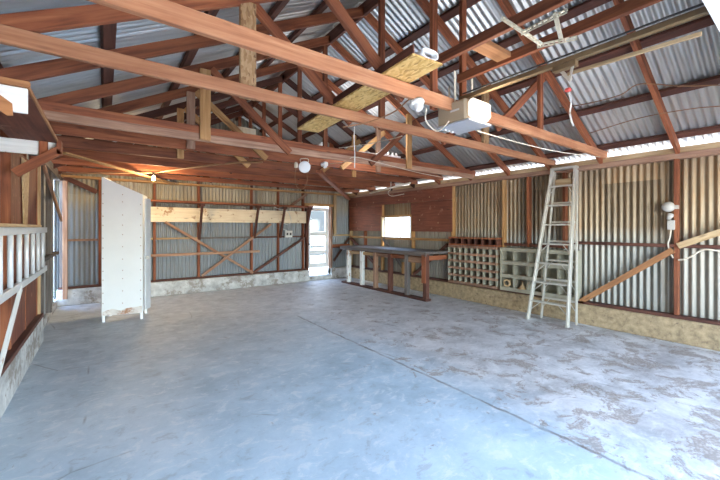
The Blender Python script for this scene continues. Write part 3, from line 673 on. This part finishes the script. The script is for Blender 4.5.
# ================================================================== RIGHT SIDE
# workbench
wbx = thing('workbench', 'long dark timber workbench on posts along the right wall under the window', 'workbench', (5.45, 6.1, 0))
for k, (x0, m) in enumerate(((5.08, M_grey), (5.26, M_grey), (5.44, M_grey), (5.62, M_grey))): box('worktop_plank', (x0, 4.69, .925), (x0+.176, 7.75, .975), m, wbx)
box('front_apron', (5.055, 4.69, .885), (5.08, 7.75, .972), M_grey, wbx)
legs = ((7.45, M_wpaint), (6.87, M_wpaint), (6.34, M_weath), (5.82, M_redd), (5.28, M_grey), (4.755, M_redd))
for y, m in legs:
    box('leg', (5.09, y-.045, .045), (5.18, y+.045, .925), m, wbx)
    box('crosspiece', (5.18, y-.02, .80), (5.79, y+.02, .89), M_red, wbx)
o = box('post_cover', (5.055, 4.705, .36), (5.088, 4.805, .925), M_red, wbx)
box('foot_rail', (5.06, 4.69, 0), (5.21, 7.7, .045), M_redd, wbx)
for (a, _), (b, _), m in zip(legs, legs[1:], (M_tan, M_tan, M_weath, M_red, M_weath)):
    box('rail', (5.12, b+.05, .79), (5.155, a-.05, .86), m, wbx)
box('front_board', (5.095, 4.82, .74), (5.12, 5.22, .85), M_weath, wbx)
o = box('wood_block', (5.815, 6.02, .345), (5.93-.075, 6.18, .62), M_gold); tag(o, 'short golden wood block standing on the kerb under the workbench', 'wood block')
gb = thing('glass_bottle', 'green glass bottle standing on the kerb under the workbench', 'bottle', (5.83, 6.55, .345))
lathe('body', [(.028, 0), (.03, .005), (.03, .15), (.012, .20), (.012, .26), (.004, .262)], Matrix.Translation((5.825, 6.55, .341)), plain('green_glass', (.30, .36, .08), .2), gb, 16)

# pigeonhole racks
def rack(name, label, y0, y1, z0, z1, rows, cols, xf, depth, st, dt, sm, dm, backm):
    t = thing(name, label, 'pigeonhole rack', (xf+depth/2, (y0+y1)/2, z0))
    xb = xf+depth
    box('back_panel', (xb-.006, y0, z0), (xb, y1, z1), backm, t, 0)
    ph = (z1-z0-st)/rows
    for r in range(rows+1): box('shelf', (xf, y0, z0+r*ph), (xb-.006, y1, z0+r*ph+st), sm, t, .002)
    for r in range(rows):
        for c in range(cols+1):
            yy = y0+dt/2+(y1-y0-dt)*c/cols
            box('divider', (xf+.008, yy-dt/2, z0+r*ph+st), (xb-.006, yy+dt/2, z0+(r+1)*ph), dm, t, 0)
    return t
rack('pigeonhole_rack', 'small-celled rack of many pigeonholes with brown shelf edges on the right kerb', 3.575, 4.675, .342, 1.10, 5, 8, 5.70, .235, .045, .018, M_weath, M_greyp, M_dark)
rack('pigeonhole_row', 'single reddish row of pigeonholes resting on top of the small-celled rack', 3.575, 4.675, 1.104, 1.27, 1, 7, 5.72, .18, .03, .022, M_red, M_redd, M_redd)
rack('cubby_rack', 'grey painted rack of large square cubbies behind the stepladder', 2.27, 3.52, .342, 1.10, 3, 5, 5.72, .215, .062, .03, M_greyp, M_greyp, M_greyp)
c_ = thing('wire_coil', 'small coil of wire in bottom cubby at the far end of the grey rack', 'wire coil', (5.75, 3.38, .405))
for r in (.045, .06): tube('loop', [(5.72, 3.38+r*math.cos(2*math.pi*k/20), .404+.075+r*math.sin(2*math.pi*k/20)) for k in range(20)], .011, M_tan, c_, 6, closed=True)
lathe('funnel', [(.07, 0), (.068, .006), (.012, .085), (.008, .13)], Matrix.Translation((5.76, 3.12, .4045)), M_tan, None, 16)
tag(bpy.data.objects['funnel'], 'tan cone standing in bottom cubby, second from far end of the grey rack', 'funnel')

# stepladder
sl_ = thing('stepladder', 'pale aluminium stepladder leaning against the right wall', 'stepladder', (5.5, 2.55, 0))
FB = (V((5.42, 2.845, 0)), V((5.43, 2.265, 0))); FT = (V((5.70, 2.60, 2.36)), V((5.71, 2.275, 2.36)))
RB = (V((5.63, 2.74, 0)), V((5.65, 2.235, 0))); RT = (V((5.745, 2.58, 2.33)), V((5.755, 2.265, 2.33)))
for i in (0, 1):
    fr_ = board('front_rail', FB[i]+V((0, 0, .02)), FT[i], .075, .03, M_alu, sl_, (1, 0, 0)); board('rear_rail', RB[i]+V((0, 0, .01)), RT[i], .04, .025, M_alu, sl_, (1, 0, 0))
    lo = FB[i]; box('foot', lo-V((.035, .022, 0)), lo+V((.035, .022, .035)), M_alu, fr_)
def lf(P, Q, z): return P+(Q-P)*((z-P.z)/(Q.z-P.z))
for k in range(7):
    z = .30*(k+1); a, b = lf(FB[0], FT[0], z), lf(FB[1], FT[1], z)
    st_ = board('step', a+V((.01, 0, 0)), b+V((.01, 0, 0)), .022, .085, M_alu, sl_)
    if k < 4 or k == 6:
        for s, (p, q) in ((0, (a, b)), (1, (b, a))):
            m_ = p+(q-p)*.25; lo = lf(FB[s], FT[s], z-.15)
            board('step_brace', m_+V((0, 0, -.012)), lo,   .018, .008, M_alu, st_, (1, 0, 0))
    if k < 6:
        a, b = lf(RB[0], RT[0], z+.04), lf(RB[1], RT[1], z+.04)
        board('rear_bar', a, b, .03, .018, M_alu, sl_)
        if k < 3:
            board('rear_brace', a+(b-a)*.22, lf(RB[0], RT[0], z-.12), .016, .008, M_alu, sl_, (1, 0, 0)); board('rear_brace', b+(a-b)*.22, lf(RB[1], RT[1], z-.12), .016, .008, M_alu, sl_, (1, 0, 0))
board('top_cap', (5.725, 2.62, 2.375), (5.735, 2.255, 2.375), .035, .13, M_alu, sl_)
o = box('wood_block', (5.70, 2.32, 2.113), (5.735, 2.56, 2.21), M_tan); tag(o, 'beige block set on the top step of the stepladder', 'wood block')

# electrical gear on the right wall stud
eb = thing('electric_fitting', 'grey electric fitting with round cap and small switch box beside the near red stud', 'electrical fitting', tuple(at(668, 206, X=5.85)))
p = at(668.5, 207, X=5.86)
lathe('round_cap', [(.058, 0), (.066, .02), (.062, .07), (.04, .095), (.004, .1)], aim(p+V((.03, 0, 0)), (-1, 0, 0)), M_box, eb, 20)
box('bracket', p+V((-.03, -.10, -.03)), p+V((.03, -.05, .02)), M_box, eb)
q = at(670, 216, X=5.86); lathe('elbow', [(.03, -.03), (.035, 0), (.02, .05)], aim(q, (-.3, .3, -1)), M_box, eb, 12)
q = at(671.5, 225, X=5.86); box('switch_box', q-V((.04, .035, .06)), q+V((.04, .035, .06)), M_box, eb)
tube('conduit', [at(671, 229, X=5.86), at(670, 237, X=5.86), at(668, 244, X=5.85), at(670, 252, X=5.84), at(673, 258, X=5.84)], .009, M_cord, eb)
w = tube('cable', [at(678, 260, X=5.84), at(685, 259, X=5.84), at(692, 256, X=5.84), at(700, 251, X=5.84), at(708, 249.5, X=5.83), at(724, 252, X=5.84)], .010, M_cord); tag(w, 'white cable looped below the girt on the right wall', 'cable')

# ================================================================== OUTSIDE
ew = thing('neighbour_wall', 'sunlit white wall standing outside beyond the back door', 'wall', (5.5, 13.0, -.16))
box('wall_slab', (3.0, 13.0, -.16), (11.0, 13.15, 2.9), M_ext, ew)
box('window_trim', (6.85, 12.9, 1.30), (7.95, 13.0, 2.25), M_shut, ew)
box('wall_rail', (6.6, 12.93, .62), (8.0, 13.0, .70), M_shut, ew)
box('wall_rail', (6.6, 12.93, .30), (8.0, 13.0, .36), M_shut, ew)
ew2 = thing('side_fence', 'sunlit white fence outside the side window', 'fence', (9, 6.5, -.16))
box('fence_panel', (9.0, 1.0, -.16), (9.08, 11.0, 2.2), M_ext, ew2)
bs = thing('bush', 'green bush outside the slit in the left wall corner', 'bush', (-1.02, 9.7, -.16))
bm = bmesh.new()
for k in range(2600):
    c = V((random.gauss(-1.02, .16), random.gauss(9.7, .35), random.uniform(-.1, 2.6)))
    r = .07; q = V((random.gauss(0, 1), random.gauss(0, 1), random.gauss(0, 1))).normalized(); s = q.orthogonal().normalized(); tt = q.cross(s)
    bm.faces.new([bm.verts.new(c+s*r), bm.verts.new(c+tt*r*.5), bm.verts.new(c-s*r), bm.verts.new(c-tt*r*.5)])
finish('foliage', bm, M_leaf, bs)
tube('stem', [(-1.02, 9.7, -.16), (-1.0, 9.68, 1.2), (-1.03, 9.7, 2.2)], .04, M_weath, bs)

# ================================================================== LIGHT
W = bpy.data.worlds.new('world'); sc.world = W; W.use_nodes = True
nt = W.node_tree; bg = nt.nodes['Background']
sky = nt.nodes.new('ShaderNodeTexSky'); sky.sky_type = 'NISHITA'; sky.sun_disc = False; sky.sun_elevation = math.radians(48); sky.sun_rotation = math.radians(120)
sky.air_density = 1.0; sky.dust_density = .6
nt.links.new(sky.outputs[0], bg.inputs[0]); bg.inputs[1].default_value = 4.2
def light(name, typ, loc, e, col=(1, 1, 1), **kw):
    l = bpy.data.lights.new(name, typ); l.energy = e; l.color = col
    for k, v in kw.items(): setattr(l, k, v)
    o = bpy.data.objects.new(name, l); COL.objects.link(o); o.location = loc; return o
s = light('sun', 'SUN', (0, 0, 10), 19.0, (1, .87, .68), angle=.009)
s.rotation_euler = V((.15, -.60, .78)).to_track_quat('Z', 'Y').to_euler()
light('bulb_light', 'POINT', bl+V((0, -.02, -.06)), 75, (1, .74, .42), shadow_soft_size=.04)
light('fluorescent_light', 'POINT', (3.565, 4.40, 2.78), 25, (.95, .97, 1), shadow_soft_size=.12)
light('opener_light', 'POINT', (2.545, 1.62, 2.40), 10, (1, .92, .78), shadow_soft_size=.08)
pt = light('doorway_portal', 'AREA', (2.57, YF-.05, 1.12), 1, shape='RECTANGLE', size=5.0, size_y=2.24)
pt.rotation_euler = (math.radians(90), 0, 0); pt.data.cycles.is_portal = True

# ================================================================== CAMERA
cam = bpy.data.cameras.new('camera'); co = bpy.data.objects.new('camera', cam); COL.objects.link(co)
cam.sensor_width = 36; cam.lens = FPX/720*36; cam.shift_y = -(240-HOR)/720; cam.clip_start = .05
co.location = (0, 0, H); co.rotation_euler = (math.radians(90), 0, -YAW)
sc.camera = co
sc.view_settings.view_transform = 'Standard'; sc.view_settings.look = 'None'; sc.view_settings.gamma = 1; sc.view_settings.use_curve_mapping = False
sc.view_settings.exposure = 0.0
sc.cycles.max_bounces = 10; sc.cycles.diffuse_bounces = 8; sc.cycles.use_denoising = True
